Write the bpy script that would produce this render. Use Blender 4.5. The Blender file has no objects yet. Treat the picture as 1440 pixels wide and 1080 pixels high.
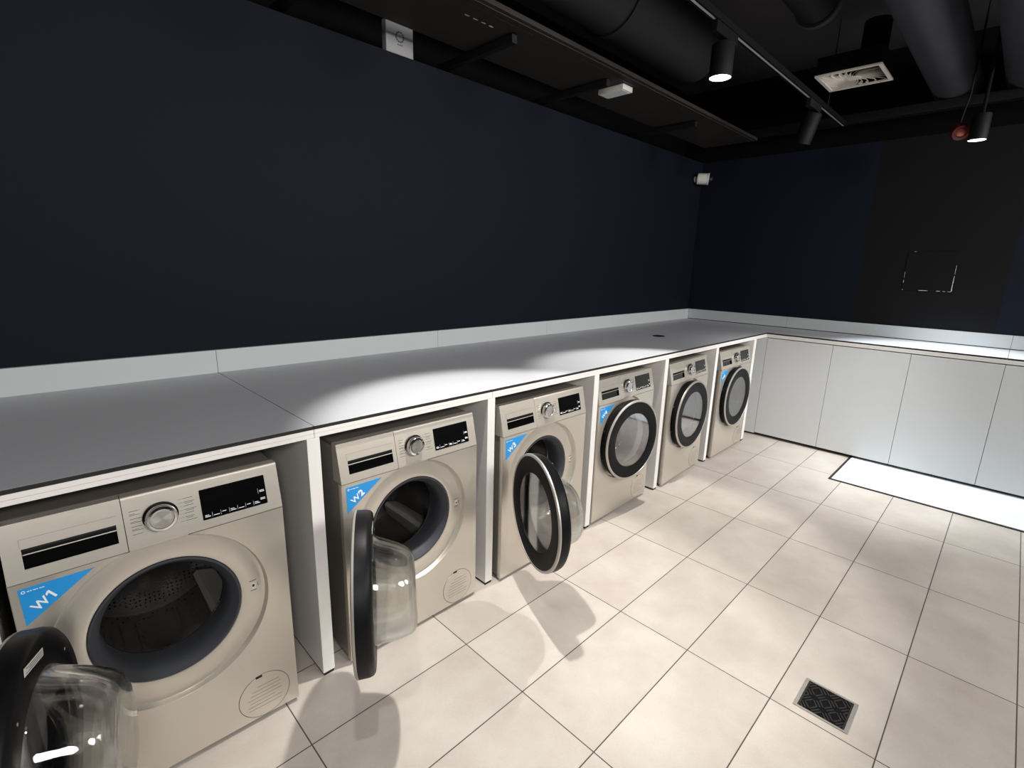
import bpy, bmesh, math, random
from math import pi, sin, cos, radians, sqrt, atan2
from mathutils import Vector, Matrix
random.seed(7)
S = bpy.context.scene
COL = S.collection

# ------------------------------------------------------------------ materials
def lin(c):
    return tuple(((v/255)/12.92 if v/255 <= .04045 else ((v/255+.055)/1.055)**2.4) for v in c) + (1,)

class NT:
    def __init__(s, name):
        s.m = bpy.data.materials.new(name); s.m.use_nodes = True
        s.t = s.m.node_tree; s.t.nodes.clear()
        s.out = s.n('ShaderNodeOutputMaterial')
    def n(s, kind, **kw):
        x = s.t.nodes.new(kind)
        for k, v in kw.items(): setattr(x, k, v)
        return x
    def l(s, a, b): s.t.links.new(a, b)
    def val(s, sock, v):
        if hasattr(v, 'is_output') or hasattr(v, 'links'): s.l(v, sock)
        else: sock.default_value = v
    def math(s, op, a, b=0.0, c=None, clamp=False):
        x = s.n('ShaderNodeMath', operation=op, use_clamp=clamp)
        s.val(x.inputs[0], a); s.val(x.inputs[1], b)
        if c is not None: s.val(x.inputs[2], c)
        return x.outputs[0]
    def mix(s, f, a, b, blend='MIX'):
        x = s.n('ShaderNodeMix', data_type='RGBA', blend_type=blend)
        s.val(x.inputs[0], f); s.val(x.inputs[6], a); s.val(x.inputs[7], b)
        return x.outputs[2]
    def noise(s, scale, detail=3, vec=None, rough=.55):
        x = s.n('ShaderNodeTexNoise'); x.inputs['Scale'].default_value = scale
        x.inputs['Detail'].default_value = detail; x.inputs['Roughness'].default_value = rough
        s.l(vec if vec else s.obj(), x.inputs['Vector']); return x.outputs['Fac']
    def obj(s):
        if not hasattr(s, 'tc'): s.tc = s.n('ShaderNodeTexCoord')
        return s.tc.outputs['Object']
    def bsdf(s, **kw):
        x = s.n('ShaderNodeBsdfPrincipled')
        for k, v in kw.items(): s.val(x.inputs[k.replace('_', ' ')], v)
        return x
    def bump(s, h, strength=.2, dist=.001):
        x = s.n('ShaderNodeBump'); x.inputs['Strength'].default_value = strength
        x.inputs['Distance'].default_value = dist; s.l(h, x.inputs['Height']); return x.outputs['Normal']
    def end(s, shader): s.l(shader, s.out.inputs['Surface']); return s.m

def mat(name, rgb, rough=.5, metal=0., spec=.5, var=.06, scale=40., bump=0., coat=0.):
    """plain painted / plastic / metal finish with a little procedural unevenness"""
    t = NT(name)
    nz = t.noise(scale)
    f = t.math('MULTIPLY_ADD', nz, 2*var, 1-var)
    c = t.mix(1.0, lin(rgb), t_rgb(t, f), 'MULTIPLY')
    r = t.math('MULTIPLY_ADD', nz, .12, rough-.06, clamp=True)
    b = t.bsdf(Base_Color=c, Roughness=r, Metallic=metal, Specular_IOR_Level=spec, Coat_Weight=coat)
    if bump: t.l(t.bump(t.noise(scale*6), bump), b.inputs['Normal'])
    return t.end(b.outputs[0])

def t_rgb(t, f):
    x = t.n('ShaderNodeCombineColor')
    for i in range(3): t.l(f, x.inputs[i])
    return x.outputs[0]

def brushed(name, rgb, rough, metal):
    t = NT(name)
    mp = t.n('ShaderNodeMapping'); mp.inputs['Scale'].default_value = (6, 30, 400)
    t.l(t.obj(), mp.inputs['Vector'])
    nz = t.noise(3., 2, mp.outputs[0])
    cl = t.noise(2.2)
    f = t.math('ADD', t.math('MULTIPLY_ADD', nz, .08, .92), t.math('MULTIPLY', cl, .06))
    c = t.mix(1.0, lin(rgb), t_rgb(t, f), 'MULTIPLY')
    b = t.bsdf(Base_Color=c, Roughness=t.math('MULTIPLY_ADD', nz, .1, rough-.05), Metallic=metal)
    return t.end(b.outputs[0])

def glass(name, tint, refl, rough, bend=0.):
    t = NT(name)
    tr = t.n('ShaderNodeBsdfTransparent'); tr.inputs[0].default_value = tint
    gl = t.n('ShaderNodeBsdfGlossy'); gl.inputs['Roughness'].default_value = rough
    lw = t.n('ShaderNodeLayerWeight'); lw.inputs['Blend'].default_value = .35
    sm = t.noise(9.)
    f = t.math('ADD', t.math('MULTIPLY', lw.outputs['Facing'], refl), t.math('MULTIPLY', sm, .07), clamp=True)
    mx = t.n('ShaderNodeMixShader'); t.l(f, mx.inputs[0]); t.l(tr.outputs[0], mx.inputs[1]); t.l(gl.outputs[0], mx.inputs[2])
    if bend:
        rf = t.n('ShaderNodeBsdfGlass'); rf.inputs['IOR'].default_value = 1.48; rf.inputs['Roughness'].default_value = .01; rf.inputs[0].default_value = (.97, .98, .98, 1)
        m2 = t.n('ShaderNodeMixShader'); m2.inputs[0].default_value = bend; t.l(mx.outputs[0], m2.inputs[1]); t.l(rf.outputs[0], m2.inputs[2]); mx = m2
    return t.end(mx.outputs[0])

def emit(name, rgb, strength):
    t = NT(name); e = t.n('ShaderNodeEmission'); e.inputs[1].default_value = strength
    c = t.mix(t.math('MULTIPLY', t.noise(60.), .06), lin(rgb), (1, 1, 1, 1)); t.l(c, e.inputs[0])
    return t.end(e.outputs[0])

TX, TY = .6114, .3055
def floor_mat():
    t = NT('porcelain floor tiles')
    sp = t.n('ShaderNodeSeparateXYZ'); t.l(t.obj(), sp.inputs[0])
    u = t.math('DIVIDE', sp.outputs[0], TX); v = t.math('DIVIDE', sp.outputs[1], TY)
    def edge(w, size):
        f = t.math('FRACT', t.math('ADD', w, 50.5)); d = t.math('ABSOLUTE', t.math('SUBTRACT', f, .5))
        return t.math('MULTIPLY', d, size)
    d = t.math('MINIMUM', edge(u, TX), edge(v, TY))
    grout = t.math('LESS_THAN', d, .0019)
    cid = t.n('ShaderNodeCombineXYZ')
    t.l(t.math('FLOOR', t.math('ADD', u, 50)), cid.inputs[0]); t.l(t.math('FLOOR', t.math('ADD', v, 50)), cid.inputs[1])
    wn = t.n('ShaderNodeTexWhiteNoise'); t.l(cid.outputs[0], wn.inputs['Vector'])
    off = t.n('ShaderNodeVectorMath', operation='ADD'); t.l(t.obj(), off.inputs[0])
    sc = t.n('ShaderNodeVectorMath', operation='SCALE'); t.l(wn.outputs['Color'], sc.inputs[0]); sc.inputs[3].default_value = 9
    t.l(sc.outputs[0], off.inputs[1])
    cloud = t.noise(4.2, 5, off.outputs[0], .6); fine = t.noise(160., 2)
    base = t.mix(t.math('MULTIPLY_ADD', cloud, 1.9, -.45, clamp=True), lin((174, 164, 156)), lin((197, 190, 182)))
    f = t.math('ADD', t.math('MULTIPLY', fine, .14), t.math('MULTIPLY_ADD', wn.outputs['Value'], .06, .90))
    base = t.mix(1., base, t_rgb(t, f), 'MULTIPLY')
    c = t.mix(grout, base, lin((74, 68, 62)))
    r = t.math('ADD', t.math('MULTIPLY', grout, .4), t.math('MULTIPLY_ADD', cloud, .12, .30))
    b = t.bsdf(Base_Color=c, Roughness=r, Specular_IOR_Level=.4)
    h = t.math('ADD', t.math('SUBTRACT', 1., grout), t.math('MULTIPLY', fine, .05))
    t.l(t.bump(h, .35, .0012), b.inputs['Normal'])
    return t.end(b.outputs[0])

def back_wall_mat():
    """navy paint with one broad black band brushed over it"""
    t = NT('navy and black wall paint')
    sp = t.n('ShaderNodeSeparateXYZ'); t.l(t.obj(), sp.inputs[0])
    y = t.math('MULTIPLY_ADD', t.noise(5.), .012, sp.outputs[1])
    band = t.math('MULTIPLY', t.math('LESS_THAN', y, -.247), t.math('GREATER_THAN', y, -1.178))
    c = t.mix(band, lin((19, 24, 37)), lin((20, 20, 22)))
    f = t.math('MULTIPLY_ADD', t.noise(220., 2), .3, .85)
    c = t.mix(1., c, t_rgb(t, f), 'MULTIPLY')
    return t.end(t.bsdf(Base_Color=c, Roughness=.65, Specular_IOR_Level=.15).outputs[0])

def speckle(name, rgb, rough, amt, spec=.4):
    t = NT(name)
    f = t.math('ADD', t.math('MULTIPLY', t.noise(420., 2), amt), t.math('MULTIPLY_ADD', t.noise(3.), .05, .975-amt/2))
    c = t.mix(1., lin(rgb), t_rgb(t, f), 'MULTIPLY')
    return t.end(t.bsdf(Base_Color=c, Roughness=rough, Specular_IOR_Level=spec).outputs[0])

def dial_mat():
    t = NT('spun metal dial')
    tg = t.n('ShaderNodeTangent', direction_type='RADIAL', axis='Y')
    b = t.bsdf(Base_Color=t.mix(t.noise(30.), lin((205, 205, 204)), lin((228, 228, 226))), Metallic=1., Roughness=.28, Anisotropic=.85)
    t.l(tg.outputs[0], b.inputs['Tangent'])
    return t.end(b.outputs[0])

def drum_mat():
    t = NT('perforated drum steel')
    vo = t.n('ShaderNodeTexVoronoi'); vo.inputs['Scale'].default_value = 75
    vo.inputs['Randomness'].default_value = .25; t.l(t.obj(), vo.inputs['Vector'])
    hole = t.math('LESS_THAN', vo.outputs['Distance'], .22)
    c = t.mix(hole, lin((130, 128, 125)), lin((6, 6, 6)))
    b = t.bsdf(Base_Color=c, Roughness=.2, Metallic=.9)
    t.l(t.bump(t.math('SUBTRACT', 1., hole), .6, .003), b.inputs['Normal'])
    return t.end(b.outputs[0])

M = dict(
    floor=floor_mat(), backwall=back_wall_mat(),
    navy=speckle('navy wall paint', (15, 20, 30), .65, .3, .12),
    black=mat('black ceiling paint', (64, 62, 64), .75, spec=.2, var=.15, scale=6),
    duct=mat('dark painted duct metal', (66, 66, 72), .5, .1, spec=.35, var=.12, scale=8),
    lampblack=mat('matt black lamp paint', (17, 17, 18), .6, spec=.2, var=.05),
    void=mat('black painted concrete', (15, 15, 16), .8, spec=.1, var=.15, scale=6),
    redlens=mat('dark red alarm plastic', (92, 24, 14), .4, var=.1),
    ductdark=mat('dull black duct metal', (33, 33, 36), .6, .1, spec=.25, var=.12, scale=8),
    plate=mat('satin black wall plate', (21, 22, 22), .65, spec=.12, var=.05),
    tray=mat('dark tray metal', (48, 44, 41), .6, .1, spec=.3, var=.1, scale=12),
    blackmetal=mat('black powder coat', (21, 21, 22), .5, spec=.3),
    top=speckle('grey worktop laminate', (186, 188, 193), .42, .10),
    core=mat('black laminate core', (22, 19, 18), .6, var=.2),
    white=speckle('white laminate', (232, 230, 226), .5, .04),
    door=speckle('pale grey cabinet laminate', (208, 211, 212), .45, .04),
    splash=speckle('pale splashback laminate', (196, 200, 202), .5, .06),
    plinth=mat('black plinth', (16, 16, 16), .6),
    inox=brushed('warm silver inox paint', (206, 199, 188), .33, .62),
    inoxdark=brushed('inox side panel', (150, 144, 135), .42, .55),
    topgrey=mat('dark grey appliance top', (92, 87, 80), .5, .1),
    glossblack=mat('gloss black plastic', (10, 10, 11), .12, spec=.55, var=.02),
    black_plastic=mat('satin black plastic', (17, 17, 19), .42, spec=.12),
    charcoal=mat('charcoal door plastic', (44, 44, 47), .35, spec=.5),
    rubber=mat('grey rubber gasket', (56, 58, 64), .55, spec=.35, scale=20),
    dialface=dial_mat(),
    chrome=mat('chrome', (225, 225, 225), .14, 1., var=.03),
    silver=mat('satin silver trim', (186, 182, 176), .42, .6, var=.02, scale=3),
    steel=mat('brushed steel', (168, 165, 158), .38, .45),
    drum=drum_mat(),
    grating=mat('dark iron grate', (72, 70, 70), .32, .6, var=.2, scale=30),
    glass=glass('bowl glass', (.965, .97, .97, 1), .55, .04, .6),
    pane=glass('window pane', (.92, .93, .95, 1), .7, .06),
    blue=mat('blue sticker vinyl', (38, 146, 216), .4, var=.03),
    print=mat('white print', (236, 240, 244), .5, var=.02),
    greyprint=mat('dark grey print', (88, 82, 74), .6, var=.05),
    palewhite=mat('white plastic', (216, 214, 208), .45, var=.03),
    boxwhite=mat('off white box', (150, 150, 152), .55, var=.04),
    logoblue=mat('dark blue print', (48, 62, 80), .6),
    panel=speckle('bright white floor panel', (222, 226, 231), .35, .02),
    diff=mat('ivory diffuser metal', (250, 242, 230), .5, var=.03),
    red=mat('red alarm plastic', (196, 52, 24), .35, var=.08),
    alarmlens=mat('pale alarm lens', (226, 132, 106), .3),
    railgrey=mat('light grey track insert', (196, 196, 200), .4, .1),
    lens_warm=emit('lit warm lamp lens', (255, 250, 238), 9.),
    lens_cool=emit('lit cool lamp lens', (238, 250, 255), 9.),
    chip=mat('bare plaster', (212, 212, 214), .8),
    camglass=mat('dark lens glass', (14, 14, 16), .08),
)

# ------------------------------------------------------------------ mesh helpers
def new(): return bmesh.new()
def link(name, b, m, parent=None, smooth=False, **props):
    me = bpy.data.meshes.new(name)
    bmesh.ops.recalc_face_normals(b, faces=b.faces[:])
    b.to_mesh(me); b.free()
    for x in (m if isinstance(m, (list, tuple)) else [m]): me.materials.append(M[x])
    if smooth:
        for p in me.polygons: p.use_smooth = True
        me.set_sharp_from_angle(angle=radians(38))
    o = bpy.data.objects.new(name, me); COL.objects.link(o)
    if parent: o.parent = parent
    for k, v in props.items(): o[k] = v
    return o
def tag(o, label, cat, group=None):
    o['label'] = label; o['category'] = cat
    if group: o['group'] = group
    return o
def empty(name, loc, label, cat, group=None, rz=0):
    o = bpy.data.objects.new(name, None); COL.objects.link(o); o.empty_display_size = .1
    o.location = loc; o.rotation_euler = (0, 0, rz)
    return tag(o, label, cat, group)
def box(b, x0, x1, y0, y1, z0, z1, bev=0., mi=0):
    vs = [b.verts.new((x, y, z)) for x in (x0, x1) for y in (y0, y1) for z in (z0, z1)]
    idx = [(0, 1, 3, 2), (4, 6, 7, 5), (0, 4, 5, 1), (2, 3, 7, 6), (0, 2, 6, 4), (1, 5, 7, 3)]
    fs = [b.faces.new([vs[i] for i in f]) for f in idx]
    for f in fs: f.material_index = mi
    if bev:
        es = {e for f in fs for e in f.edges}
        bmesh.ops.bevel(b, geom=list(es), offset=bev, segments=2, affect='EDGES', profile=.6)
    return b
def obox(b, c, ax, ay, az, sx, sy, sz):
    """box about centre c along unit axes"""
    c, ax, ay, az = Vector(c), Vector(ax), Vector(ay), Vector(az)
    vs = [b.verts.new(c + ax*(i*sx/2) + ay*(j*sy/2) + az*(k*sz/2)) for i in (-1, 1) for j in (-1, 1) for k in (-1, 1)]
    for f in [(0, 1, 3, 2), (4, 6, 7, 5), (0, 4, 5, 1), (2, 3, 7, 6), (0, 2, 6, 4), (1, 5, 7, 3)]: b.faces.new([vs[i] for i in f])
def lathe(b, prof, n=48, frame=None, mi=0, closed=False):
    """prof = [(radius, along)] ; frame(x, y, along) -> point"""
    frame = frame or (lambda x, y, a: (x, y, a))
    rings = []
    for r, a in prof:
        if r < 1e-6: rings.append([b.verts.new(frame(0, 0, a))])
        else: rings.append([b.verts.new(frame(r*cos(2*pi*i/n), r*sin(2*pi*i/n), a)) for i in range(n)])
    pairs = list(zip(rings, rings[1:])) + ([(rings[-1], rings[0])] if closed else [])
    for A, B in pairs:
        for i in range(n):
            j = (i+1) % n
            q = [A[i], A[j], B[j], B[i]] if len(A) > 1 and len(B) > 1 else ([A[0], B[j], B[i]] if len(A) == 1 else [A[i], A[j], B[0]])
            try: b.faces.new(q).material_index = mi
            except ValueError: pass
    return b
def fy(cx, cz, y0=0.): return lambda x, y, a: (cx+x, y0+a, cz+y)          # axis = depth
def fz(cx, cy, z0=0.): return lambda x, y, a: (cx+x, cy+y, z0+a)
def faxis(c, d):
    c = Vector(c); d = Vector(d).normalized(); u = d.orthogonal().normalized(); w = d.cross(u)
    return lambda x, y, a: c + u*x + w*y + d*a
def prism_xz(b, pts, y0, y1):
    A = [b.verts.new((x, y0, z)) for x, z in pts]; B = [b.verts.new((x, y1, z)) for x, z in pts]
    n = len(pts); b.faces.new(A); b.faces.new(B[::-1])
    for i in range(n): b.faces.new([A[i], B[i], B[(i+1) % n], A[(i+1) % n]])
def extrude_x(b, pts, x0, x1):
    A = [b.verts.new((x0, y, z)) for y, z in pts]; B = [b.verts.new((x1, y, z)) for y, z in pts]
    n = len(pts); b.faces.new(A); b.faces.new(B[::-1])
    for i in range(n): b.faces.new([A[i], B[i], B[(i+1) % n], A[(i+1) % n]])
def tube(b, pts, r, n=10):
    pts = [Vector(p) for p in pts]; rings = []
    for i, p in enumerate(pts):
        d = (pts[min(i+1, len(pts)-1)] - pts[max(i-1, 0)]).normalized(); u = d.cross(Vector((.3, .2, .93))).normalized(); w = d.cross(u)
        rings.append([b.verts.new(p + u*r*cos(2*pi*k/n) + w*r*sin(2*pi*k/n)) for k in range(n)])
    for A, B in zip(rings, rings[1:]):
        for k in range(n): b.faces.new([A[k], A[(k+1) % n], B[(k+1) % n], B[k]])
    b.faces.new(rings[0]); b.faces.new(rings[-1][::-1])
def text_into(b, body, size, xf, bold=0., depth=.0004):
    cu = bpy.data.curves.new('txt', 'FONT'); cu.body = body; cu.size = size; cu.offset = bold; cu.extrude = depth
    cu.resolution_u = 4
    ob = bpy.data.objects.new('txt', cu); COL.objects.link(ob)
    me = bpy.data.meshes.new_from_object(ob.evaluated_get(bpy.context.evaluated_depsgraph_get()))
    w = max((v.co.x for v in me.vertices), default=0)
    me.transform(xf); b.from_mesh(me)
    bpy.data.objects.remove(ob); bpy.data.curves.remove(cu); bpy.data.meshes.remove(me)
    return w
def struct(name, b, m, smooth=False): return link(name, b, m, smooth=smooth, kind='structure')

# ------------------------------------------------------------------ measured layout
YP = .2256; ZC = .9331; YS = 1.2401; XS = 4.7486; XF = 4.1744; ZS = 1.0371
YW = YS+.02; XW = XS+.02; ZW = 2.508; ZCEIL = 3.25
PX = [-.629, .1408, .9106, 1.6664, 2.4178, 3.1682, 3.905]; PT = .0418
WM = [(.0389, .1879, -.0237), (.8358, .2083, .0009), (1.5756, .2012, .0074), (2.3218, .2368, .0218), (3.0988, .238, .0432), (3.8676, .2181, .0106)]
YR = -3.6; X0 = -3.0

# ------------------------------------------------------------------ room shell
struct('floor', box(new(), X0-.1, 5.3, YR-.1, 1.8, -.12, 0), 'floor')
struct('ceiling', box(new(), X0-.1, 5.3, YR-.1, 1.8, ZCEIL, ZCEIL+.12), 'black')
b = new(); box(b, X0, XW, YW, YW+.10, 0, ZW); box(b, X0, 5.2, YW+.34, YW+.44, 0, ZCEIL, mi=1)
struct('wall_left', b, ['navy', 'void'])
b = new(); box(b, XW, XW+.1, YR, YW+.1, 0, ZW); box(b, XW+.22, XW+.32, YR, YW+.44, 0, ZCEIL, mi=1)
struct('wall_back', b, ['backwall', 'void'])
struct('wall_right', box(new(), X0, 5.2, YR-.1, YR, 0, ZCEIL), 'navy')
struct('wall_front', box(new(), X0-.1, X0, YR, YW+.44, 0, ZCEIL), 'navy')

# ------------------------------------------------------------------ counter along the left wall and the back wall
def boards(name, m, cat, group, specs, bev=.0012):
    for (x0, x1, y0, y1, z0, z1, lab) in specs:
        b = new(); box(b, x0, x1, y0, y1, z0, z1, bev)
        if isinstance(m, list):
            for f in b.faces: f.material_index = 0 if f.normal.z > .9 else 1
            b.normal_update()
            for f in b.faces: f.material_index = 0 if abs(f.normal.z) > .9 and f.calc_center_median().z > (z0+z1)/2 else 1
        if name == 'backsplash_board' and x1 > XS+.01:
            for f in b.faces: f.material_index = 0
            bmesh.ops.bisect_plane(b, geom=b.verts[:]+b.edges[:]+b.faces[:], plane_co=(0, 0, ZC+.0065), plane_no=(0, 0, 1))
            for f in b.faces: f.material_index = 1 if f.calc_center_median().z < ZC+.0064 else 0
        tag(link(name, b, [m, 'core'] if m == 'splash' else m), lab, cat, group)
g = .0008
boards('worktop_board', ['top', 'core'], 'worktop', 'worktop boards on the counter', [
    (-1.5, .167-g, YP, YW-.0005, .9215, ZC, 'grey worktop board above the washing machine marked W1'),
    (.167+g, 2.447-g, YP, YW-.0005, .9215, ZC, 'long grey worktop board above the washing machines marked W2 to W4'),
    (2.447+g, XW-.0005, YP, YW-.0005, .9215, ZC, 'grey worktop board filling the corner, with a black cable hole in it'),
    (XF, XW-.0005, -1.287+g, YP-g, .9215, ZC, 'grey worktop board on the white cabinets under the back wall, next to the corner'),
    (XF, XW-.0005, -1.786, -1.287-g, .9215, ZC, 'short grey worktop board farthest from the corner on the white cabinets')])
boards('backsplash_board', 'splash', 'splashback', 'pale upstand boards behind the counter', [
    (-1.5, .166-g, YS+.0005, YW-.0005, ZC+.0002, ZS, 'pale upstand board above W1 at the start of the navy wall'),
    (.166+g, 1.401-g, YS+.0005, YW-.0005, ZC+.0002, ZS, 'pale upstand board on the left wall behind W2'),
    (1.401+g, 2.429-g, YS+.0005, YW-.0005, ZC+.0002, ZS, 'pale upstand board on the left wall above W3 and W4'),
    (2.429+g, XS, YS+.0005, YW-.0005, ZC+.0002, ZS, 'pale upstand board on the left wall running into the corner'),
    (XS+.0005, XW-.0005, .25+g, YS-.001, ZC+.0002, ZS, 'pale upstand board on the back wall nearest the corner'),
    (XS+.0005, XW-.0005, -1.287+g, .25-g, ZC+.0002, ZS, 'long pale upstand board under the black band of the back wall'),
    (XS+.0005, XW-.0005, -1.786, -1.287-g, ZC+.0002, ZS, 'short pale upstand board farthest from the corner on the back wall')])
def rail(x0, x1, y0, y1, lab):
    b = new(); box(b, x0, x1, y0, y1, .894, .9068, .0008); box(b, x0, x1, y0, y1, .9076, .921, .0008)
    tag(link('support_board', b, 'white'), lab, 'support board', 'white support boards under the worktop')
rail(-1.5, .166-g, YP, YS-.001, 'white support board under the grey worktop above W1')
rail(.166+g, .936-g, YP, YS-.001, 'white support board under the worktop above W2')
rail(.936+g, 2.445-g, YP, YS-.001, 'white support board under the worktop above W3 and W4')
rail(2.445+g, 4.70, YP, YS-.001, 'white support board under the worktop above the two farthest washing machines')
rail(XF, XS-.002, -1.786, YP-.001, 'white support board under the worktop on the back wall cabinets')

plab = ['white upright panel on the left side of W1, before the whole row', 'white upright panel between W1 and W2', 'white upright panel between W2 and W3',
        'white upright panel between W3 and W4', 'white upright panel right of W4', 'white upright panel left of the farthest washing machine',
        'white upright panel at the end of the row, beside the corner filler']
for x, lab in zip(PX, plab):
    t = PT if x < 3.9 else .05
    r = empty('divider_panel', (x+t/2, (YP+YS)/2, 0), lab, 'panel', 'white upright panels between the machines')
    off = Vector((-(x+t/2), -(YP+YS)/2, 0))
    b = new(); box(b, x, x+t, YP, YS-.004, .012, .8935, .001); bmesh.ops.translate(b, vec=off, verts=b.verts); link('panel_board', b, 'white', r)
    b = new(); box(b, x+.003, x+t-.003, YP+.002, YS-.01, 0, .0118); bmesh.ops.translate(b, vec=off, verts=b.verts); link('plinth_strip', b, 'plinth', r, label='black foot strip')

# corner filler and the white cabinets along the back wall
b = new(); box(b, XF, XF+.018, .2155, .60, .018, .8935, .001)
tag(link('filler_panel', b, 'door'), 'narrow pale filler panel in the corner between the last machine and the cabinets', 'panel')
DW = .4999; DY = .2141
dlab = ['white handleless cabinet nearest the corner', 'second white handleless cabinet from the corner', 'third white handleless cabinet from the corner',
        'fourth white handleless cabinet, farthest from the corner']
for k in range(4):
    y1 = DY-k*DW; y0 = y1-DW; yc = (y0+y1)/2
    r = empty('base_cabinet', ((XF+XS)/2, yc, 0), dlab[k], 'cabinet', 'white cabinets under the back wall counter'); off = Vector((-(XF+XS)/2, -yc, 0))
    b = new()
    for q in [(XF+.021, XS-.004, y0+.0008, y0+.018, .09, .8925), (XF+.021, XS-.004, y1-.018, y1-.0008, .09, .8925), (XF+.021, XS-.004, y0+.018, y1-.018, .09, .108),
              (XF+.021, XS-.004, y0+.018, y1-.018, .8745, .8925), (XS-.02, XS-.004, y0+.018, y1-.018, .108, .8745)]: box(b, *q)
    bmesh.ops.translate(b, vec=off, verts=b.verts); link('carcass', b, 'white', r)
    b = new(); box(b, XF, XF+.019, y0+.0013, y1-.0013, .0265, .886, .0012); bmesh.ops.translate(b, vec=off, verts=b.verts); link('door', b, 'door', r)
    b = new(); box(b, XF+.066, XF+.082, y0+.0008, y1-.0008, 0, .0895); bmesh.ops.translate(b, vec=off, verts=b.verts); link('plinth_board', b, 'plinth', r, label='black plinth')

# white floor panel with dark edging
r = empty('floor_panel', (3.88, -1.15, 0), 'bright white panel with dark edging lying on the tiles along the cabinets', 'panel'); off = Vector((-3.88, 1.15, 0))
b = new(); box(b, 3.580, XF+.055, -1.78, -.547, .0002, .006, .001); bmesh.ops.translate(b, vec=off, verts=b.verts); link('white_board', b, 'panel', r)
b = new(); box(b, 3.560, 3.5795, -1.78, -.530, .0002, .0045, .0008); box(b, 3.5795, XF+.055, -.5465, -.530, .0002, .0045, .0008)
bmesh.ops.translate(b, vec=off, verts=b.verts); link('edging_strip', b, 'plinth', r, label='dark edging strip')

# floor drain
r = empty('floor_drain', (1.3375, -1.061, 0), 'square dark iron drain grate with steel frame set in a floor tile', 'drain'); H = .0805
b = new()
for q in [(-H, H, H-.010, H), (-H, H, -H, -H+.012), (-H, -H+.008, -H+.012, H-.010), (H-.008, H, -H+.012, H-.010)]: box(b, *q, .0002, .003, .0006)
link('drain_frame', b, 'steel', r, label='steel frame')
b = new(); box(b, -H+.008, H-.008, -H+.012, H-.010, .0002, .0006)
link('drain_pan', b, 'void', r)
b = new()
for i in range(4):
    for j in range(4):
        cx = -.054+.036*i; cy = -.052+.0355*j; a = radians(35) if (i+j) % 2 else radians(-35)
        for k in (-1, 0, 1):
            d = Vector((cos(a), sin(a), 0)); nrm = Vector((-sin(a), cos(a), 0))
            obox(b, Vector((cx, cy, .0018)) + nrm*(k*.0100), d, nrm, (0, 0, 1), .029, .0048, .0020)
for q in [(-H+.008, H-.008, -H+.012, -H+.018), (-H+.008, H-.008, H-.016, H-.010)]: box(b, *q, .001, .0024)
link('drain_grate', b, 'grating', r, label='dark basket weave grate')

# cable hole in the corner worktop
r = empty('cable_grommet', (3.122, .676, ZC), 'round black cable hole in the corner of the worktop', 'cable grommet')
b = new(); lathe(b, [(.034, .0002), (.047, .0002), (.048, .002), (.045, .0032), (.036, .0025)], 40, closed=True); link('grommet_ring', b, 'black_plastic', r, True)
b = new(); lathe(b, [(0, .0003), (.0338, .0003), (.0338, .0012), (0, .0012)], 40); link('hole_dark_disc', b, 'plinth', r)  # flat black disc stands in for the dark inside of the hole

# ------------------------------------------------------------------ washing machines
W_, DEP = .598, .56
CX, CZ = .287, .472
def cpy(z): return .0288*(z-.716)/.1265
def lean(b):
    for v in b.verts: v.co.y += cpy(v.co.z)
    return b
def plate_hole(b, x0, x1, z0, z1, y, cx, cz, r, back):
    angs = sorted(set([2*pi*i/96 for i in range(96)] + [atan2(z-cz, x-cx) % (2*pi) for x in (x0, x1) for z in (z0, z1)]))
    def rect(a):
        c, s = cos(a), sin(a); t = 1e9
        if c > 1e-9: t = min(t, (x1-cx)/c)
        if c < -1e-9: t = min(t, (x0-cx)/c)
        if s > 1e-9: t = min(t, (z1-cz)/s)
        if s < -1e-9: t = min(t, (z0-cz)/s)
        return cx+c*t, cz+s*t
    I = [b.verts.new((cx+r*cos(a), y, cz+r*sin(a))) for a in angs]
    O = [b.verts.new((*[rect(a)[0]], y+.0, rect(a)[1])) for a in angs]
    E = [b.verts.new((rect(a)[0]+(.0015 if abs(rect(a)[0]-x1) < 1e-6 else (-.0015 if abs(rect(a)[0]-x0) < 1e-6 else 0)), y+.004, rect(a)[1])) for a in angs]
    B = [b.verts.new((v.co.x, back, v.co.z)) for v in E]
    n = len(angs)
    for i in range(n):
        j = (i+1) % n
        b.faces.new([I[i], I[j], O[j], O[i]]); b.faces.new([O[i], O[j], E[j], E[i]]); b.faces.new([E[i], E[j], B[j], B[i]])
def rrect(x0, x1, z0, z1, r=.003, n=4):
    p = []
    for cx, cz, a0 in ((x1-r, z1-r, 0), (x0+r, z1-r, 90), (x0+r, z0+r, 180), (x1-r, z0+r, 270)):
        p += [(cx+r*cos(radians(a0+90*i/n)), cz+r*sin(radians(a0+90*i/n))) for i in range(n+1)]
    return p

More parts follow.
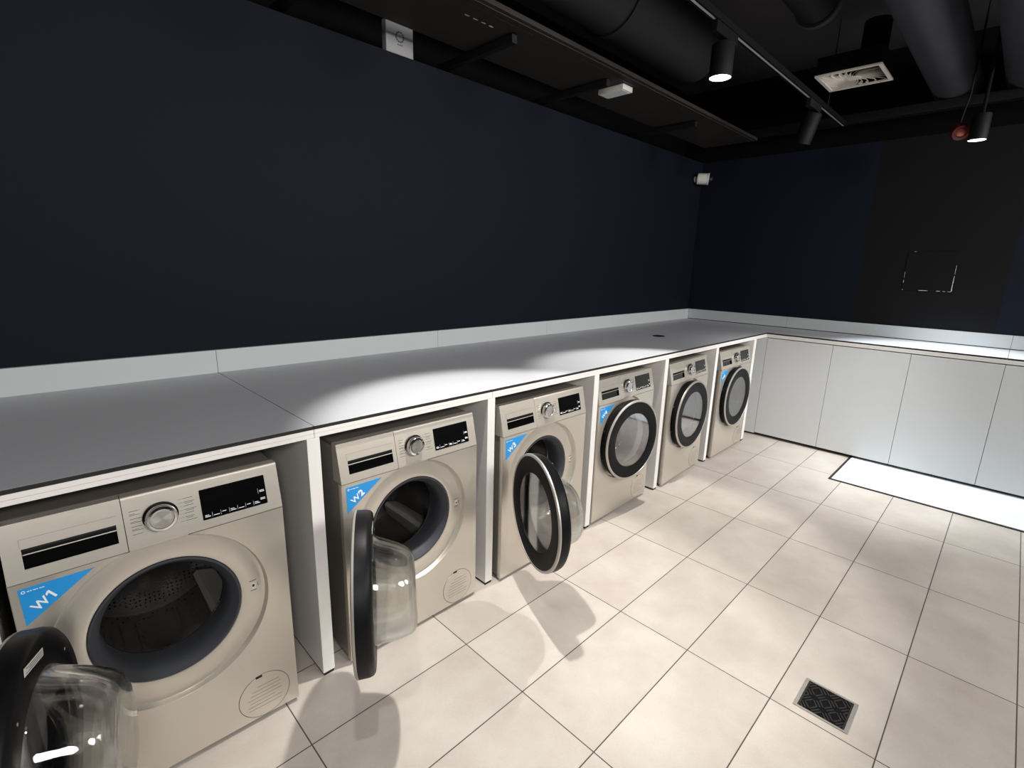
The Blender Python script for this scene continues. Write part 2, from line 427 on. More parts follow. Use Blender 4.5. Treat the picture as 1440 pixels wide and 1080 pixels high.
def build_washer():
    root = empty('washing_machine', (0, 0, 0), '', 'washing machine', 'washing machines in a row under the counter')
    OFF = Vector((-W_/2, -DEP/2, 0))
    P = {}
    def part(name, b, m, parent=root, smooth=False, **kw):
        o = link(name, b, m, parent, smooth, **kw)
        if parent is root: o.location = OFF
        P.setdefault(name, []).append(o); return o
    # housing
    b = new()
    for q in [(.004, .016, .022, DEP, .022, .712), (.582, .594, .022, DEP, .022, .712), (.004, .016, .0602, DEP, .712, .835), (.582, .594, .0602, DEP, .712, .835), (.016, .582, DEP-.012, DEP, .022, .835), (.016, .582, .022, DEP-.012, .022, .034), (.016, .582, .08, DEP-.012, .823, .835)]: box(b, *q)
    part('housing', b, 'inoxdark', label='darker grey side housing')
    b = new(); box(b, .006, .592, .060, DEP, .8355, .848, .004); part('top_panel', b, 'topgrey', label='dark grey top')
    for x in (.05, .55):
        for y in (.06, .50):
            b = new(); lathe(b, [(0, 0), (.022, 0), (.022, .008), (.012, .012), (.012, .0219), (0, .0219)], 20, fz(x, y)); part('levelling_foot', b, 'plinth', label='black levelling foot')
    b = new(); box(b, .02, .578, .03, .045, .004, .0219); part('kick_strip', b, 'plinth', label='black strip under the front')
    # front panel with dished porthole surround
    b = new(); plate_hole(b, .001, .597, .0165, .7115, 0., CX, CZ, .2495, .0215)
    lathe(b, [(.2495, 0), (.2484, .0014), (.2462, .0150), (.2445, .0170), (.2415, .0176), (.232, .0162), (.212, .0142), (.188, .0138), (.1795, .0160), (.1775, .0190), (.176, .026)], 96, fy(CX, CZ))
    part('front_panel', b, 'inox', smooth=True)
    # control panel, leaning back
    b = new(); extrude_x(b, [(.0006, .7136), (.0, .7160), (.0288, .8425), (.0312, .8465), (.0345, .848), (.0598, .848), (.0598, .7136)], .2222, .5972)
    part('control_panel', b, 'inox')
    # detergent drawer
    b = new()
    o_, i_ = (.0008, .2206, .7136, .848), (.0338, .2056, .7405, .7865)
    xs = [o_[0], i_[0], i_[1], o_[1]]; zs = [o_[2], i_[2], i_[3], o_[3]]
    for i in range(3):
        for j in range(3):
            if i == 1 and j == 1: continue
            box(b, xs[i], xs[i+1], 0, .02, zs[j], zs[j+1])
    bmesh.ops.remove_doubles(b, verts=b.verts, dist=1e-5); lean(b)
    extrude_x(b, [(.0008, .7136), (.0002, .7160), (.0290, .8425), (.0314, .8465), (.0347, .848), (.0598, .848), (.0598, .7136)], o_[0]+.0002, o_[0]+.0115); box(b, o_[0]+.0115, o_[1], .0485, .0598, .714, .8478)
    dr = part('detergent_drawer', b, 'inox')
    b = new(); box(b, .0339, .2055, .0005, .0195, .7406, .7864); bmesh.ops.delete(b, geom=[f for f in b.faces if abs(f.calc_center_median().y-.0005) < 1e-4], context='FACES')
    box(b, .0345, .205, .008, .010, .741, .7665); lean(b); part('handle_recess', b, 'glossblack', dr, label='black grip recess')
    b = new(); box(b, .0345, .205, -.0004, .006, .7745, .7860, .0015); lean(b); part('grip_plate', b, 'black_plastic', dr, smooth=True, label='black grip lid with pale lower edge')
    b = new(); box(b, .0345, .205, -.0012, .003, .7722, .7744, .0006); lean(b); part('grip_edge', b, 'silver', dr, smooth=True, label='bright grip edge')
    b = new()
    for (x0, x1, z0, z1) in [(.032, .2075, .8085, .8089), (.032, .0324, .789, .8085)]: box(b, x0, x1, -.0003, .0002, z0, z1)
    lean(b); part('drawer_print', b, 'greyprint', dr)
    # display
    b = new(); prism_xz(b, rrect(.3905, .5585, .7375, .8205, .002), -.0012, .003); lean(b); ds = part('display', b, 'glossblack', label='black glass display')
    b = new()
    for i in range(7):
        x = .396+i*.0213
        for j, w in ((0, .014), (1, .010)):
            if (i+j) % 3 != 2: box(b, x, x+w, -.0017, -.0011, .7445+j*.004, .7462+j*.004)
        if i: box(b, x-.0035, x-.0030, -.0017, -.0011, .7420, .7545)
    for z in (.7745, .7780): box(b, .5405, .5535, -.0017, -.0011, z, z+.0016)
    for z in (.7520, .7555): box(b, .5405, .5535, -.0017, -.0011, z, z+.0016)
    box(b, .5365, .537, -.0017, -.0011, .7700, .7850)
    lean(b); part('display_marks', b, 'print', ds, label='small white touch key marks')
    # program dial
    kx, kz = .2985, .7800; ky = cpy(kz)
    b = new(); lathe(b, [(.0400, 0), (.0400, -.002), (.0375, -.0035), (.0370, -.001)], 48, fy(kx, kz, ky)); lathe(b, [(0, -.001), (.0372, -.001), (.0372, -.0005), (0, -.0005)], 48, fy(kx, kz, ky))
    dial = part('program_dial', b, 'black_plastic', smooth=True, label='chrome program dial')
    b = new(); lathe(b, [(.0355, -.001), (.0352, -.018), (.0330, -.0215), (.0270, -.0225), (.0262, -.0205), (.004, -.0190), (0, -.0190)], 48, fy(kx, kz, ky))
    part('dial_knob', b, 'chrome', dial, smooth=True, label='chrome knob')
    b = new(); lathe(b, [(0, -.0196), (.0255, -.0203), (.0255, -.0185), (0, -.0185)], 48, lambda x, y, a: (x, a, y)); fc = part('dial_face', b, 'dialface', dial, smooth=True, label='spun metal dial face'); fc.location = (kx, ky, kz)
    b = new(); obox(b, (kx+.0215, ky-.0225, kz+.0215), (.7, 0, .7), (0, 1, 0), (-.7, 0, .7), .010, .0016, .0022); part('dial_pointer', b, 'plinth', dial, label='black pointer')
    # programme print around the dial
    rnd = random.Random(3)
    for side in (-1, 1):
        b = new()
        for i in range(7):
            z = .7500+i*.0098; L = .019+.009*rnd.random()
            x0 = .2465-.0*i-.012 if side < 0 else .3515
            box(b, x0, x0+L, -.0003, .0002, z, z+.0012)
            if side < 0 and i % 2: box(b, x0, x0+L*.6, -.0003, .0002, z+.003, z+.0040)
            if side > 0 and i % 2: box(b, x0+.003, x0+L*.8, -.0003, .0002, z-.0035, z-.0025)
            xa = x0+L+.001 if side < 0 else .3400
            box(b, xa, xa+.009 if side > 0 else .2572+.001, -.0003, .0002, z+.0003, z+.0008)
        lean(b); part('programme_print', b, 'greyprint', label='fine grey programme lettering beside the dial')
    # gasket and drum
    b = new(); lathe(b, [(.1765, .026), (.1776, .0185), (.1760, .0145), (.1710, .0140), (.1650, .022), (.1560, .034), (.1500, .046), (.1490, .070), (.1500, .096), (.1520, .112)], 72, fy(CX, CZ))
    part('gasket', b, 'rubber', smooth=True, label='grey rubber door gasket')
    b = new(); lathe(b, [(.1520, .118), (.1535, .113), (.1575, .113), (.1610, .119), (.2150, .140), (.2340, .160), (.2380, .200), (.2380, .420), (.2250, .450), (.120, .462), (0, .470)], 72, fy(CX, CZ))
    dm = part('drum', b, 'drum', smooth=True)
    b = new(); lathe(b, [(.1512, .1125), (.1530, .1095), (.1560, .1105), (.1555, .1145)], 72, fy(CX, CZ), closed=True); part('drum_lip', b, 'chrome', dm, smooth=True, label='bright drum lip')
    for k in range(3):
        b = new(); a = radians(75+120*k); u = Vector((cos(a), 0, sin(a))); w = Vector((-sin(a), 0, cos(a))); c = Vector((CX, 0, CZ))
        pr = [(-.045, .236), (-.022, .200), (-.010, .185), (.010, .185), (.022, .200), (.045, .236)]
        A = [b.verts.new(c+u*r_+w*s_+Vector((0, .165, 0))) for s_, r_ in pr]; B = [b.verts.new(c+u*(r_*.98+.003)+w*s_*.8+Vector((0, .44, 0))) for s_, r_ in pr]
        for i in range(5): b.faces.new([A[i], A[i+1], B[i+1], B[i]])
        b.faces.new(A); b.faces.new(B[::-1]); part('drum_paddle', b, 'steel', dm, smooth=True, label='drum paddle')
    # latch slot
    b = new(); prism_xz(b, rrect(.4925, .5040, .4690, .4885, .0015), .0122, .0170); lt = part('door_latch', b, 'palewhite', label='small pale latch plate')
    b = new(); box(b, .4952, .5013, .0115, .0130, .4755, .4835); part('latch_slot', b, 'plinth', lt, label='black slot')
    b = new(); box(b, .488, .5085, .0132, .0146, .4945, .4958); box(b, .490, .5065, .0132, .0146, .4620, .4632); box(b, .5115, .5125, .0135, .0150, .473, .485); part('latch_print', b, 'greyprint', lt)
    # filter flap
    fx_, fz_, fr = .4955, .0935, .0755
    b = new(); lathe(b, [(0, -.0008), (fr-.0012, -.0008), (fr-.0004, 0), (fr-.0004, .004)], 56, fy(fx_, fz_)); fl = part('filter_flap', b, 'inox', smooth=True, label='round filter flap')
    b = new(); lathe(b, [(fr-.0003, -.0006), (fr+.0009, -.0006), (fr+.0009, .002)], 56, fy(fx_, fz_)); part('flap_gap', b, 'greyprint', fl)
    b = new(); prism_xz(b, rrect(fx_-.022, fx_-.003, fz_+fr-.008, fz_+fr-.0005, .001), -.0014, 0.); part('flap_notch', b, 'plinth', fl, label='black notch')
    b = new()
    for i, (x0, x1) in enumerate([(-.02, .045), (-.035, .05), (-.042, .046), (-.05, .05), (-.045, .03), (-.052, .05), (-.05, .048)]):
        z = fz_+.036-i*.0125; box(b, fx_+x0, fx_+x1, -.0011, -.0007, z, z+.0009)
    part('flap_print', b, 'greyprint', fl)
    # number sticker
    b = new(); prism_xz(b, [(.0150, .6985), (.1500, .6995), (.1515, .7000), (.0175, .6035)], -.0007, .0001); part('number_sticker', b, 'blue', label='blue triangular number sticker')
    # door on a vertical hinge at its left
    hx, hy, dx = .0491, .032, .2811
    piv = OFF + Vector((hx, -hy, 0))
    f = fy(dx-hx, .4711, hy)
    b = new(); lathe(b, [(.1600, -.030), (.1615, -.0385), (.1660, -.0400), (.2270, -.0410), (.2275, -.0380), (.2385, -.0340), (.2370, -.006), (.2330, .006), (.2260, .0115), (.1640, .0125), (.1600, .0100)], 96, f, closed=True)
    d = link('door', b, 'black_plastic', root, True, label='round black porthole door'); d.location = piv; P['door'] = [d]
    b = new(); lathe(b, [(.2274, -.0405), (.2290, -.0430), (.2335, -.0432), (.2385, -.0400), (.2395, -.0345), (.2375, -.0335), (.2276, -.0375)], 96, f, closed=True); part('trim_ring', b, 'silver', d, smooth=True, label='satin silver trim ring')
    b = new(); lathe(b, [(0, -.0375), (.1598, -.0365), (.1598, -.0335), (0, -.0345)], 72, f); part('window_pane', b, 'pane', d, smooth=True, label='clear window pane')
    b = new()
    prof = [(.1596, .004), (.1590, .012), (.1530, .030), (.1460, .060), (.1380, .090), (.1280, .112), (.1180, .124), (.1040, .131), (.0850, .134), (0, .134)]
    n = 72; rings = []
    for r_, a_ in prof:
        sh = -.020*max(0, min(1, (a_-.012)/.11))
        rings.append([b.verts.new((dx-hx+r_*cos(2*pi*i/n), hy+a_+(.016*max(0, -sin(2*pi*i/n))*(r_ > .08) if a_ > .1 else 0)*.3, .4711+sh+r_*sin(2*pi*i/n))) for i in range(n)] if r_ > 0 else [b.verts.new((dx-hx, hy+a_, .4711+sh))])
    for A, B in zip(rings, rings[1:]):
        for i in range(n):
            j = (i+1) % n
            b.faces.new([A[i], A[j], B[j], B[i]] if len(B) > 1 else [A[i], A[j], B[0]])
    bw = part('glass_bowl', b, 'glass', d, smooth=True, label='clear bulging glass bowl')
    so = bw.modifiers.new('thickness', 'SOLIDIFY'); so.thickness = .007; so.offset = -1
    b = new(); p0 = Vector((dx-hx, 0, .4711))
    q = [(-.009, .230), (-.002, .214), (.132, .263), (.127, .279)]
    q0, q1 = Vector((-.009, .224)), Vector((.127, .272)); dirv = (q1-q0).normalized(); nv = Vector((-dirv.y, dirv.x))
    cs = Vector((-.004, .2035)); hw, hh = .050, .0080
    ux = Vector((.963, .27)); uz = Vector((-ux.y, ux.x))
    obox(b, p0+Vector((cs.x, hy+.0129, cs.y)), (ux.x, 0, ux.y), (0, 1, 0), (uz.x, 0, uz.y), 2*hw, .0006, 2*hh); wl_ = part('door_label', b, 'palewhite', d, label='white type label on the inner side of the door')
    b = new()
    for k, (a0, a1) in enumerate([(-.9, .8), (-.9, .5), (-.9, .85)]):
        m_ = (a0+a1)/2*hw; obox(b, p0+Vector((cs.x, hy+.0134, cs.y))+Vector((ux.x, 0, ux.y))*m_+Vector((uz.x, 0, uz.y))*(.004-k*.004), (ux.x, 0, ux.y), (0, 1, 0), (uz.x, 0, uz.y), (a1-a0)*hw, .0004, .001)
    part('label_print', b, 'greyprint', d)
    for z in (.40, .5422):
        b = new(); box(b, .012, .032, .018, .034, z-.018, z+.018, .003); part('door_hinge', b, 'steel', d, smooth=True, label='steel door hinge')
    for k in range(8):
        a = 2*pi*k/8+.2; b = new(); lathe(b, [(0, .0132), (.0028, .0131), (.0034, .0124)], 10, lambda x, y, s, a=a: (dx-hx+.197*cos(a)+x, hy+s, .4711+.197*sin(a)+y))
        part('door_screw', b, 'steel', d, label='small bright screw')
    return root, P

def sticker_text(num):
    b = new(); ang = radians(34)
    base = Matrix(((cos(ang), -sin(ang), 0, .0405), (0, 0, -1, -.0009), (sin(ang), cos(ang), 0, .6325), (0, 0, 0, 1)))
    w = text_into(b, 'W', .031, base, .0004)
    if num == '1':
        m1 = base @ Matrix.Translation((w+.0045, 0, 0)); n0 = len(b.verts)
        for pts in ([(.0035, 0), (.0083, 0), (.0083, .0238), (.0035, .0238)], [(.0035, .0238), (.0035, .0188), (-.0026, .0150), (-.0026, .0195)]):
            A = [b.verts.new((x, y, -.0004)) for x, y in pts]; B = [b.verts.new((x, y, .0004)) for x, y in pts]
            b.faces.new(A); b.faces.new(B[::-1])
            for q in range(4): b.faces.new([A[q], B[q], B[(q+1) % 4], A[(q+1) % 4]])
        b.verts.ensure_lookup_table(); bmesh.ops.transform(b, matrix=m1, verts=b.verts[n0:])
    else: text_into(b, num, .033, base @ Matrix.Translation((w+.0018, 0, 0)), .0014)
    lathe(b, [(.0022, -.0013), (.0036, -.0013), (.0036, -.0008), (.0022, -.0008)], 20, fy(.0235, .6895), closed=True)
    for i, w_ in enumerate([.004, .003, .0045, .003, .004, .0035]):
        x = .030+i*.0052; box(b, x, x+w_, -.0013, -.0008, .6885, .6903)
    return b

WLAB = ['silver front loading washing machine with sticker W1, door swung fully towards the camera',
        'silver front loading washing machine with sticker W2, open door seen edge on',
        'silver front loading washing machine with sticker W3, open door showing its outer face',
        'silver front loading washing machine with sticker W4, door slightly ajar',
        'silver front loading washing machine without a number sticker, door closed',
        'silver front loading washing machine with sticker W6 at the far end of the row']
OPEN = [104, 120.6, 113.9, 6.2, 1.8, .9]
proto, PARTS = build_washer()
letter = {}
def kids(o): return [c for c in COL.objects if c.parent == o]
def copy_tree(o, parent=None, skip=()):
    c = o.copy(); COL.objects.link(c)
    if parent: c.parent = parent
    for k in kids(o):
        if k.name.split('.')[0] not in skip: copy_tree(k, c, skip)
    return c
machines = [proto] + [copy_tree(proto, None, ('number_sticker',) if i == 4 else ()) for i in range(1, 6)]
for i, (m, (xr, yf, a)) in enumerate(zip(machines, WM)):
    c, s = cos(a), sin(a)
    ox, oy = xr-W_*c, yf-W_*s
    m.location = (ox+c*W_/2-s*DEP/2, oy+s*W_/2+c*DEP/2, 0); m.rotation_euler = (0, 0, a)
    m['label'] = WLAB[i]
    for k in kids(m):
        nm = k.name.split('.')[0]
        if nm == 'door': k.rotation_euler = (0, 0, -radians(OPEN[i]))
        if nm == 'number_sticker': link('sticker_lettering', sticker_text(str(i+1)), 'print', k, label='white W%d lettering' % (i+1))

# ------------------------------------------------------------------ overhead: tray, track lights, ducts, diffuser
ZT = 2.585
r = empty('cable_tray', (1.6, .90, ZT), 'wide dark perforated cable tray hung along the top of the navy wall', 'cable tray')
b = new(); box(b, -4.4, 2.88, -.262, .225, 0, .004); box(b, -4.4, 2.88, -.262, -.258, .004, .022); box(b, -4.4, 2.88, .221, .225, .004, .022)
box(b, -4.4, 2.88, -.238, -.232, -.004, 0); box(b, -4.4, 2.88, -.192, -.188, -.003, 0)
link('tray_base', b, 'tray', r)
for x in (-2.0, -1.0, -.06, .76, 1.95):
    b = new(); box(b, x-.018, x+.018, -.14, .50, -.046, -.006, .003);
    link('tray_bracket', b, 'blackmetal', r, label='black cantilever bracket')
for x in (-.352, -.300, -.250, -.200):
    b = new(); box(b, x, x+.026, -.104, -.096, -.0008, -.0002); link('slot_light_strip', b, 'railgrey', r, label='pale strip painted for light through a tray slot')  # pale strips stand in for light shining down through the tray perforations

r = empty('wall_box', (1.193, YW+.03, ZW), 'square off white box with a round logo standing on the wall top', 'box')
b = new(); box(b, -.0825, .0825, -.02, .02, .001, .155, .003); link('box_body', b, 'boxwhite', r)
b = new()
for k in range(12):
    a0 = 2*pi*k/12; pts = [(q*cos(a0+t), .088+q*sin(a0+t)) for q, t in ((.019, 0), (.027, 0), (.027, .42), (.019, .42))]
    prism_xz(b, pts, -.0206, -.0199)
for i in range(5): box(b, -.016+i*.0066, -.0112+i*.0066, -.0206, -.0199, .048, .053)
link('round_logo', b, 'logoblue', r, label='dark ring logo with small lettering')

r = empty('ceiling_detector', (2.543, .835, ZT-.001), 'small white rectangular detector fixed under the dark cable tray', 'detector')
b = new(); box(b, -.056, .056, -.096, .096, -.032, 0, .005); link('detector_body', b, 'palewhite', r, True)
b = new(); box(b, -.044, .044, -.084, .084, -.0335, -.0322); link('detector_cover', b, 'print', r, label='flat white cover')

def lampbody(root_loc, label, lit, group, zl, k=1., cat='spotlight', name='track_spotlight'):
    """cylindrical spot under a track adapter; root at the track"""
    r = empty(name, root_loc, label, cat, group)
    b = new()
    if name == 'track_spotlight': box(b, -.125, .125, -.017, .017, -.052, -.001, .004)
    else: lathe(b, [(0, -.055), (.014, -.055), (.014, -.001), (0, -.001)], 24)
    link('track_adapter' if name == 'track_spotlight' else 'ceiling_canopy', b, 'void', r)
    b = new(); lathe(b, [(0, -.051), (.010, -.051), (.010, zl-root_loc[2]+.16), (0, zl-root_loc[2]+.16)], 16); link('swivel_stem', b, 'void', r)
    bot = zl-root_loc[2]; top = bot+.157
    b = new(); lathe(b, [(0, top), (.052*k, top), (.0555*k, top-.006), (.0560*k, bot), (.0525*k, bot+.001), (.0520*k, bot+.012), (0, bot+.012)], 40); link('lamp_body', b, 'lampblack', r, True)
    b = new(); lathe(b, [(0, bot+.003), (.0515*k, bot+.003), (.0515*k, bot+.010), (0, bot+.010)], 40); link('lamp_lens', b, lit, r, label='glowing lens')
    return r
def spot(loc, aim, watts, half, blend, col, size=.03):
    L = bpy.data.lights.new('spot beam', 'SPOT'); L.energy = watts; L.spot_size = radians(2*half); L.spot_blend = blend; L.color = col; L.shadow_soft_size = size
    o = bpy.data.objects.new('spot beam', L); COL.objects.link(o); o.location = loc
    o.rotation_euler = (Vector(aim)-Vector(loc)).to_track_quat('-Z', 'Y').to_euler(); return o
WARM = (1., .965, .91); COOL = (.90, .97, 1.)
YT, ZTR = .012, 2.63
def track(x0, x1, y, lab, ZTR=2.63, ins='railgrey', hang=True):
    r = empty('light_track', ((x0+x1)/2, y, ZTR), lab, 'light track'); h = (x1-x0)/2
    b = new(); box(b, -h, h, -.018, -.007, 0, .034); box(b, -h, h, .007, .018, 0, .034); box(b, -h, h, -.007, .007, .012, .034)
    link('track_profile', b, 'void', r)
    b = new(); box(b, -h, h, -.0065, .0065, .001, .0115); link('track_insert', b, ins, r, **({'label': 'pale line of the track slot'} if hang else {}))
    for x in (-h+.5, 0, h-.5) if hang else ():
        b = new(); lathe(b, [(.004, .034), (.004, ZCEIL-ZTR)], 8, fz(x, 0)); link('track_hanger', b, 'blackmetal', r)
track(-1.2, 4.62, YT, 'black light track with a pale slot line running above the machines')
lampbody((2.283, YT, ZTR), 'lit black track spotlight hanging between the cable tray and the air diffuser', 'lens_warm', 'track spotlights', 2.403)
lampbody((.80, YT, ZTR), 'lit black track spotlight directly above W3', 'lens_warm', 'track spotlights', 2.403)
lampbody((4.145, -.887, ZCEIL), 'lit black spotlight with cool white lens beside the red alarm', 'lens_cool', 'stem mounted spotlights', 2.312, .88, name='ceiling_spotlight')
lampbody((-.25, -.887, ZCEIL), 'lit black stem mounted spotlight above the open door of W2, nearer the camera', 'lens_warm', 'stem mounted spotlights', 2.403, name='ceiling_spotlight')
# unlit spot turned away
r = empty('track_spotlight', (3.80, YT, ZTR), 'dark tilted track spotlight turned away, between the air diffuser and the corner', 'spotlight', 'track spotlights')
b = new(); box(b, -.125, .125, -.017, .017, -.052, -.001, .004); link('track_adapter', b, 'blackmetal', r)
dv = Vector((.10, .30, -1)).normalized(); p = Vector((0.03, 0, -.062))
b = new(); lathe(b, [(0, 0), (.052, 0), (.0565, .006), (.0575, .205), (.0525, .204), (.052, .19), (0, .19)], 36, faxis(p, dv)); link('lamp_body', b, 'lampblack', r, True)
b = new(); lathe(b, [(0, .191), (.0515, .191), (.0515, .196), (0, .196)], 36, faxis(p, dv)); link('lamp_lens', b, 'black_plastic', r, label='dark lens')

spot((.80, YT, 2.398), (.80, -.10, 0), 184, 29, .4, WARM)
spot((2.283, YT, 2.398), (1.78, -.08, 0), 160, 27.5, .4, WARM)
spot((-.25, -.887, 2.398), (.25, -.55, .0), 48, 27, .6, WARM)
spot((4.145, -.887, 2.306), (4.13, -1.02, 0), 172, 31, .7, COOL)
spot((3.35, -1.5, 2.5), (3.55, -.2, .0), 225, 27, 1., (1., .98, .96), .08)  # added beam without a fixture, brightens the far floor corner
for x, w in ((-1.2, 225), (.6, 205), (2.4, 200), (4.0, 200)):
    spot((x, -3.4, 2.53), (x+.1, .1, .6), w, 62, .6, (1., .975, .945), .4)  # added soft fill from behind the camera, no lamps modelled for it

# ducts
def duct(y, z, rad, x0, x1, lab, rings=(), mname='duct'):
    r = empty('ventilation_duct', ((x0+x1)/2, y, z), lab, 'duct'); c = (x0+x1)/2
    b = new(); lathe(b, [(0, x0-c), (rad, x0-c), (rad, x1-c), (0, x1-c)], 40, lambda x, yy, a: (a, x, yy)); link('duct_pipe', b, mname, r, True)
    for q in rings:
        b = new(); lathe(b, [(rad, q-c-.02), (rad+.012, q-c-.02), (rad+.012, q-c+.02), (rad, q-c+.02)], 40, lambda x, yy, a: (a, x, yy)); link('duct_collar', b, mname, r, True)
    return r
duct(-.64, 2.87, .145, .6, XW+.2, 'round grey black duct running to the back wall right of the air diffuser', (1.7,))
duct(-1.072, 2.87, .165, .6, XW+.2, 'round grey black duct farthest from the machines, past the lit cool white lamp', (2.2,))
duct(.62, 2.92, .20, -1.0, 3.15, 'large dark duct with a collar just above the cable tray', (2.15,), 'ductdark')
# flexible duct with drop to the diffuser
r = empty('ventilation_duct', (2.6, -.13, 2.98), 'short dark flexible duct ending above the light track', 'duct')
b = new(); prof = []
for k in range(60): prof.append((.105+.006*(k % 2), -.55+k*1.1/59))
lathe(b, [(0, -.55)]+prof+[(0, .55)], 32, lambda x, yy, a: (a, x, yy)); link('flexible_hose', b, 'ductdark', r, True)
b = new(); lathe(b, [(.11, .53), (.125, .53), (.125, .57), (.11, .57)], 32, lambda x, yy, a: (a, x, yy)); link('hose_clamp', b, 'duct', r, True)
# beam pipe along the back wall
b = new(); box(b, XW-.12, XW-.04, -3.2, .95, 2.655, 2.72, .004)
tag(link('ceiling_beam', b, 'blackmetal'), 'black horizontal beam under the round ducts at the back wall', 'beam')

# swirl diffuser
ZD = 2.76; DC = (3.905, -.185)
r = empty('air_diffuser', (DC[0], DC[1], ZD), 'square ivory swirl air diffuser in the black ceiling', 'air diffuser'); H = .193
b = new()
for q in [(-H, H, H-.022, H), (-H, H, -H, -H+.022), (-H, -H+.022, -H+.022, H-.022), (H-.022, H, -H+.022, H-.022)]: box(b, *q, 0, .012, .001)
link('diffuser_frame', b, 'diff', r)
b = new(); box(b, -H+.004, H-.004, -H+.004, H-.004, .03, .12); lathe(b, [(0, .12), (.08, .12), (.08, .35), (0, .35)], 24, fz(.05, -.08)); link('plenum_box', b, 'void', r, label='black plenum box')
b = new(); lathe(b, [(0, .002), (.040, .002), (.043, .008), (0, .008)], 32); link('diffuser_hub', b, 'diff', r)
for k in range(24):
    a = 2*pi*k/24; b = new(); L = [None]*7
    A, B = [], []
    for q in range(7):
        t = q/6; rad = .040+t*(min((H-.022)/max(abs(cos(a+.55*t)), abs(sin(a+.55*t))), .235)-.040); an = a+.55*t; w = .0026+.0066*t
        c = Vector((rad*cos(an), rad*sin(an), .004)); nn = Vector((-sin(an), cos(an), 0))
        A.append((c-nn*w+Vector((0, 0, -.001)), c+nn*w+Vector((0, 0, .012))))
    vs = [[b.verts.new(p_+Vector((0, 0, dz))) for p_ in pr for dz in (0, .0016)] for pr in A]
    for p_, q_ in zip(vs, vs[1:]):
        b.faces.new([p_[0], p_[2], q_[2], q_[0]]); b.faces.new([p_[1], q_[1], q_[3], p_[3]]); b.faces.new([p_[0], q_[0], q_[1], p_[1]]); b.faces.new([p_[2], p_[3], q_[3], q_[2]])
    b.faces.new(vs[0][:2]+vs[0][:1:-1]); b.faces.new(vs[-1][:2]+vs[-1][:1:-1])
    link('swirl_vane', b, 'diff', r)

# ------------------------------------------------------------------ things on the walls
c0 = Vector((4.635, YW-.072, 2.335)); dv = Vector((.42, -.88, -.05)).normalized()
r = empty('security_camera', c0, 'small white cylindrical security camera in the wall corner', 'camera')
b = new(); lathe(b, [(0, -.052), (.044, -.052), (.052, -.044), (.053, .045), (.056, .048), (.056, .062), (.050, .062), (.048, .046), (.046, .010), (0, .010)], 36, faxis((0, 0, 0), dv)); link('camera_body', b, 'palewhite', r, True)
b = new(); lathe(b, [(0, .011), (.026, .011), (.024, .060), (.021, .092), (.016, .096), (0, .094)], 28, faxis((0, 0, 0), dv)); link('camera_lens', b, 'charcoal', r, True, label='dark grey lens barrel')
b = new(); lathe(b, [(0, 0), (.016, 0), (.016, .045), (.030, .046), (.030, .0538), (0, .0538)], 20, faxis((-.006, .018, .002), (0, 1, 0))); link('camera_mount', b, 'palewhite', r, True)

p = Vector((4.18, -.795, 2.377))
r = empty('fire_alarm', p, 'round red alarm sounder with pale centre beside the right hand spotlight', 'alarm')
dv = Vector((-.80, -.35, -.48)).normalized()
b = new(); lathe(b, [(0, .060), (.042, .060), (.050, .048), (.052, .016), (.046, 0), (.028, -.005), (.025, .003), (0, .003)], 36, faxis((0, 0, 0), -dv)); link('alarm_body', b, 'redlens', r, True)
b = new(); lathe(b, [(0, -.016), (.010, -.014), (.018, -.007), (.0245, .0025), (0, .0025)], 28, faxis((0, 0, 0), -dv)); link('alarm_lens', b, 'alarmlens', r, True, label='pale pink lens')
b = new(); tube(b, [-dv*.06, -dv*.06+Vector((.03, 0, .08)), (.075, 0, .25), (.075, 0, ZCEIL-p.z)], .006); link('alarm_conduit', b, 'plate', r, True, label='black conduit')

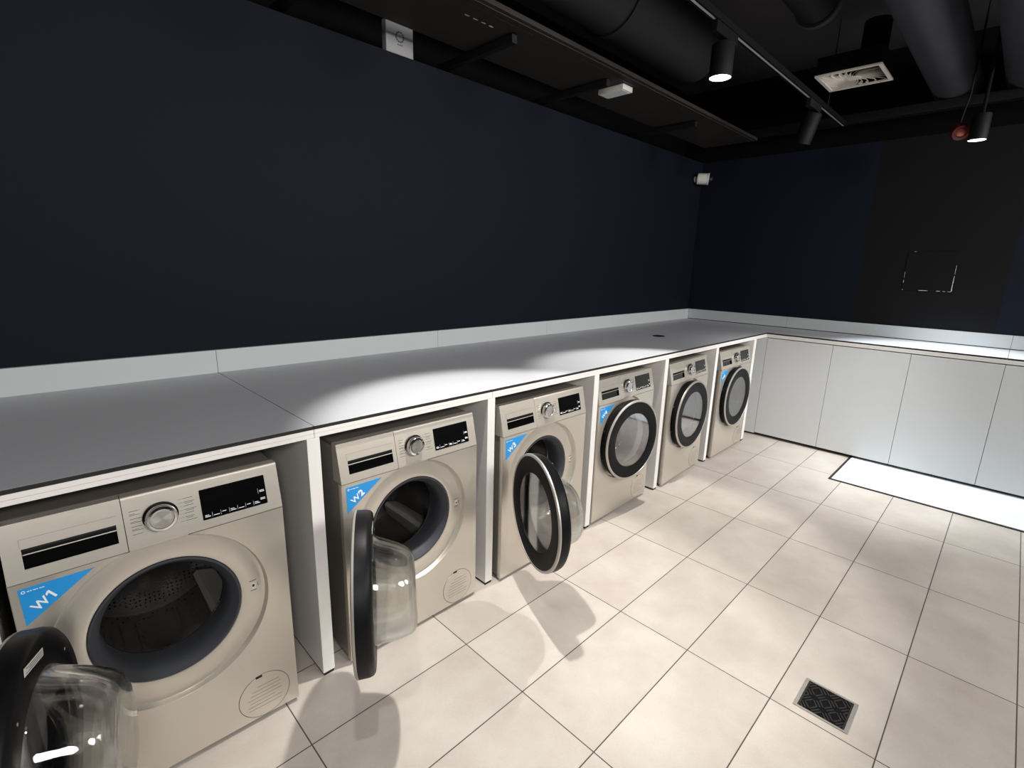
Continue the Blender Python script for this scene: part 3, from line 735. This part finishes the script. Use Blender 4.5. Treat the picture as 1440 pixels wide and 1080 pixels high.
r = empty('wall_cover_plate', (XW, -.728, 1.33), 'black painted square cover plate with chipped white edges on the back wall', 'cover plate')
b = new(); box(b, -.004, -.0004, -.157, .160, .0, .31, .001); link('cover_face', b, 'plate', r)
rnd = random.Random(5)
def chips(segs):
    for (y0, z0, y1, z1, w) in segs:
        b = new(); d = Vector((0, y1-y0, z1-z0)); L = d.length; d.normalize(); nn = Vector((0, -d.z, d.y)); k = max(3, int(L/.008)); A = []
        for i in range(k+1):
            t = i/k; c = Vector((-.0043, y0, z0))+d*(L*t); ww = w*(.45+.55*rnd.random())*(.35 if i in (0, k) else 1); A.append((c-nn*ww/2, c+nn*ww/2))
        F = [[b.verts.new(q_+Vector((dx_, 0, 0))) for q_ in pr for dx_ in (0, .0004)] for pr in A]
        for p_, q_ in zip(F, F[1:]):
            for u_, v_ in ((0, 2), (3, 1), (1, 0), (2, 3)): b.faces.new([p_[u_], p_[v_], q_[v_], q_[u_]])
        b.faces.new([F[0][i] for i in (0, 1, 3, 2)]); b.faces.new([F[-1][i] for i in (0, 2, 3, 1)])
        link('chipped_edge', b, 'chip', r, label='chipped white paint')
chips([(-.153, .010, -.153, .125, .0045), (-.153, .135, -.152, .205, .003), (-.153, .004, -.156, .022, .009), (-.130, .003, -.152, .002, .003), (-.062, .004, -.088, .004, .005),
       (-.102, .003, -.120, .003, .003), (.050, .004, -.010, .004, .0055), (.156, .004, .150, .008, .006), (.157, .060, .157, .082, .004), (.158, .10, .158, .15, .002), (.128, .307, .108, .308, .003)])

# ------------------------------------------------------------------ camera, world, colour management
f_px = 701.1983; ya, pi_, ro = .7847, -.2341, .027
fw = Vector((cos(ya)*cos(pi_), sin(ya)*cos(pi_), sin(pi_))); rt = Vector((sin(ya), -cos(ya), 0)); up = rt.cross(fw)
R2 = rt*cos(ro)+up*sin(ro); U2 = -rt*sin(ro)+up*cos(ro)
cam = bpy.data.cameras.new('camera'); cam.sensor_width = 36; cam.sensor_fit = 'HORIZONTAL'; cam.lens = 36*f_px/1440; cam.clip_start = .02; cam.clip_end = 50
co = bpy.data.objects.new('camera', cam); COL.objects.link(co)
mm = Matrix((R2, U2, -fw)).transposed().to_4x4(); mm.translation = Vector((-.4562, -1.2798, 1.4468)); co.matrix_world = mm
S.camera = co
wd = bpy.data.worlds.new('world'); wd.use_nodes = True; S.world = wd
wd.node_tree.nodes['Background'].inputs[0].default_value = (.02, .02, .022, 1); wd.node_tree.nodes['Background'].inputs[1].default_value = .3
S.view_settings.view_transform = 'Standard'; S.view_settings.look = 'None'; S.view_settings.gamma = 1; S.view_settings.exposure = 0.; S.view_settings.use_curve_mapping = False
S.cycles.max_bounces = 10; S.cycles.transparent_max_bounces = 24; S.cycles.caustics_reflective = False; S.cycles.caustics_refractive = False
S.cycles.sample_clamp_indirect = 6
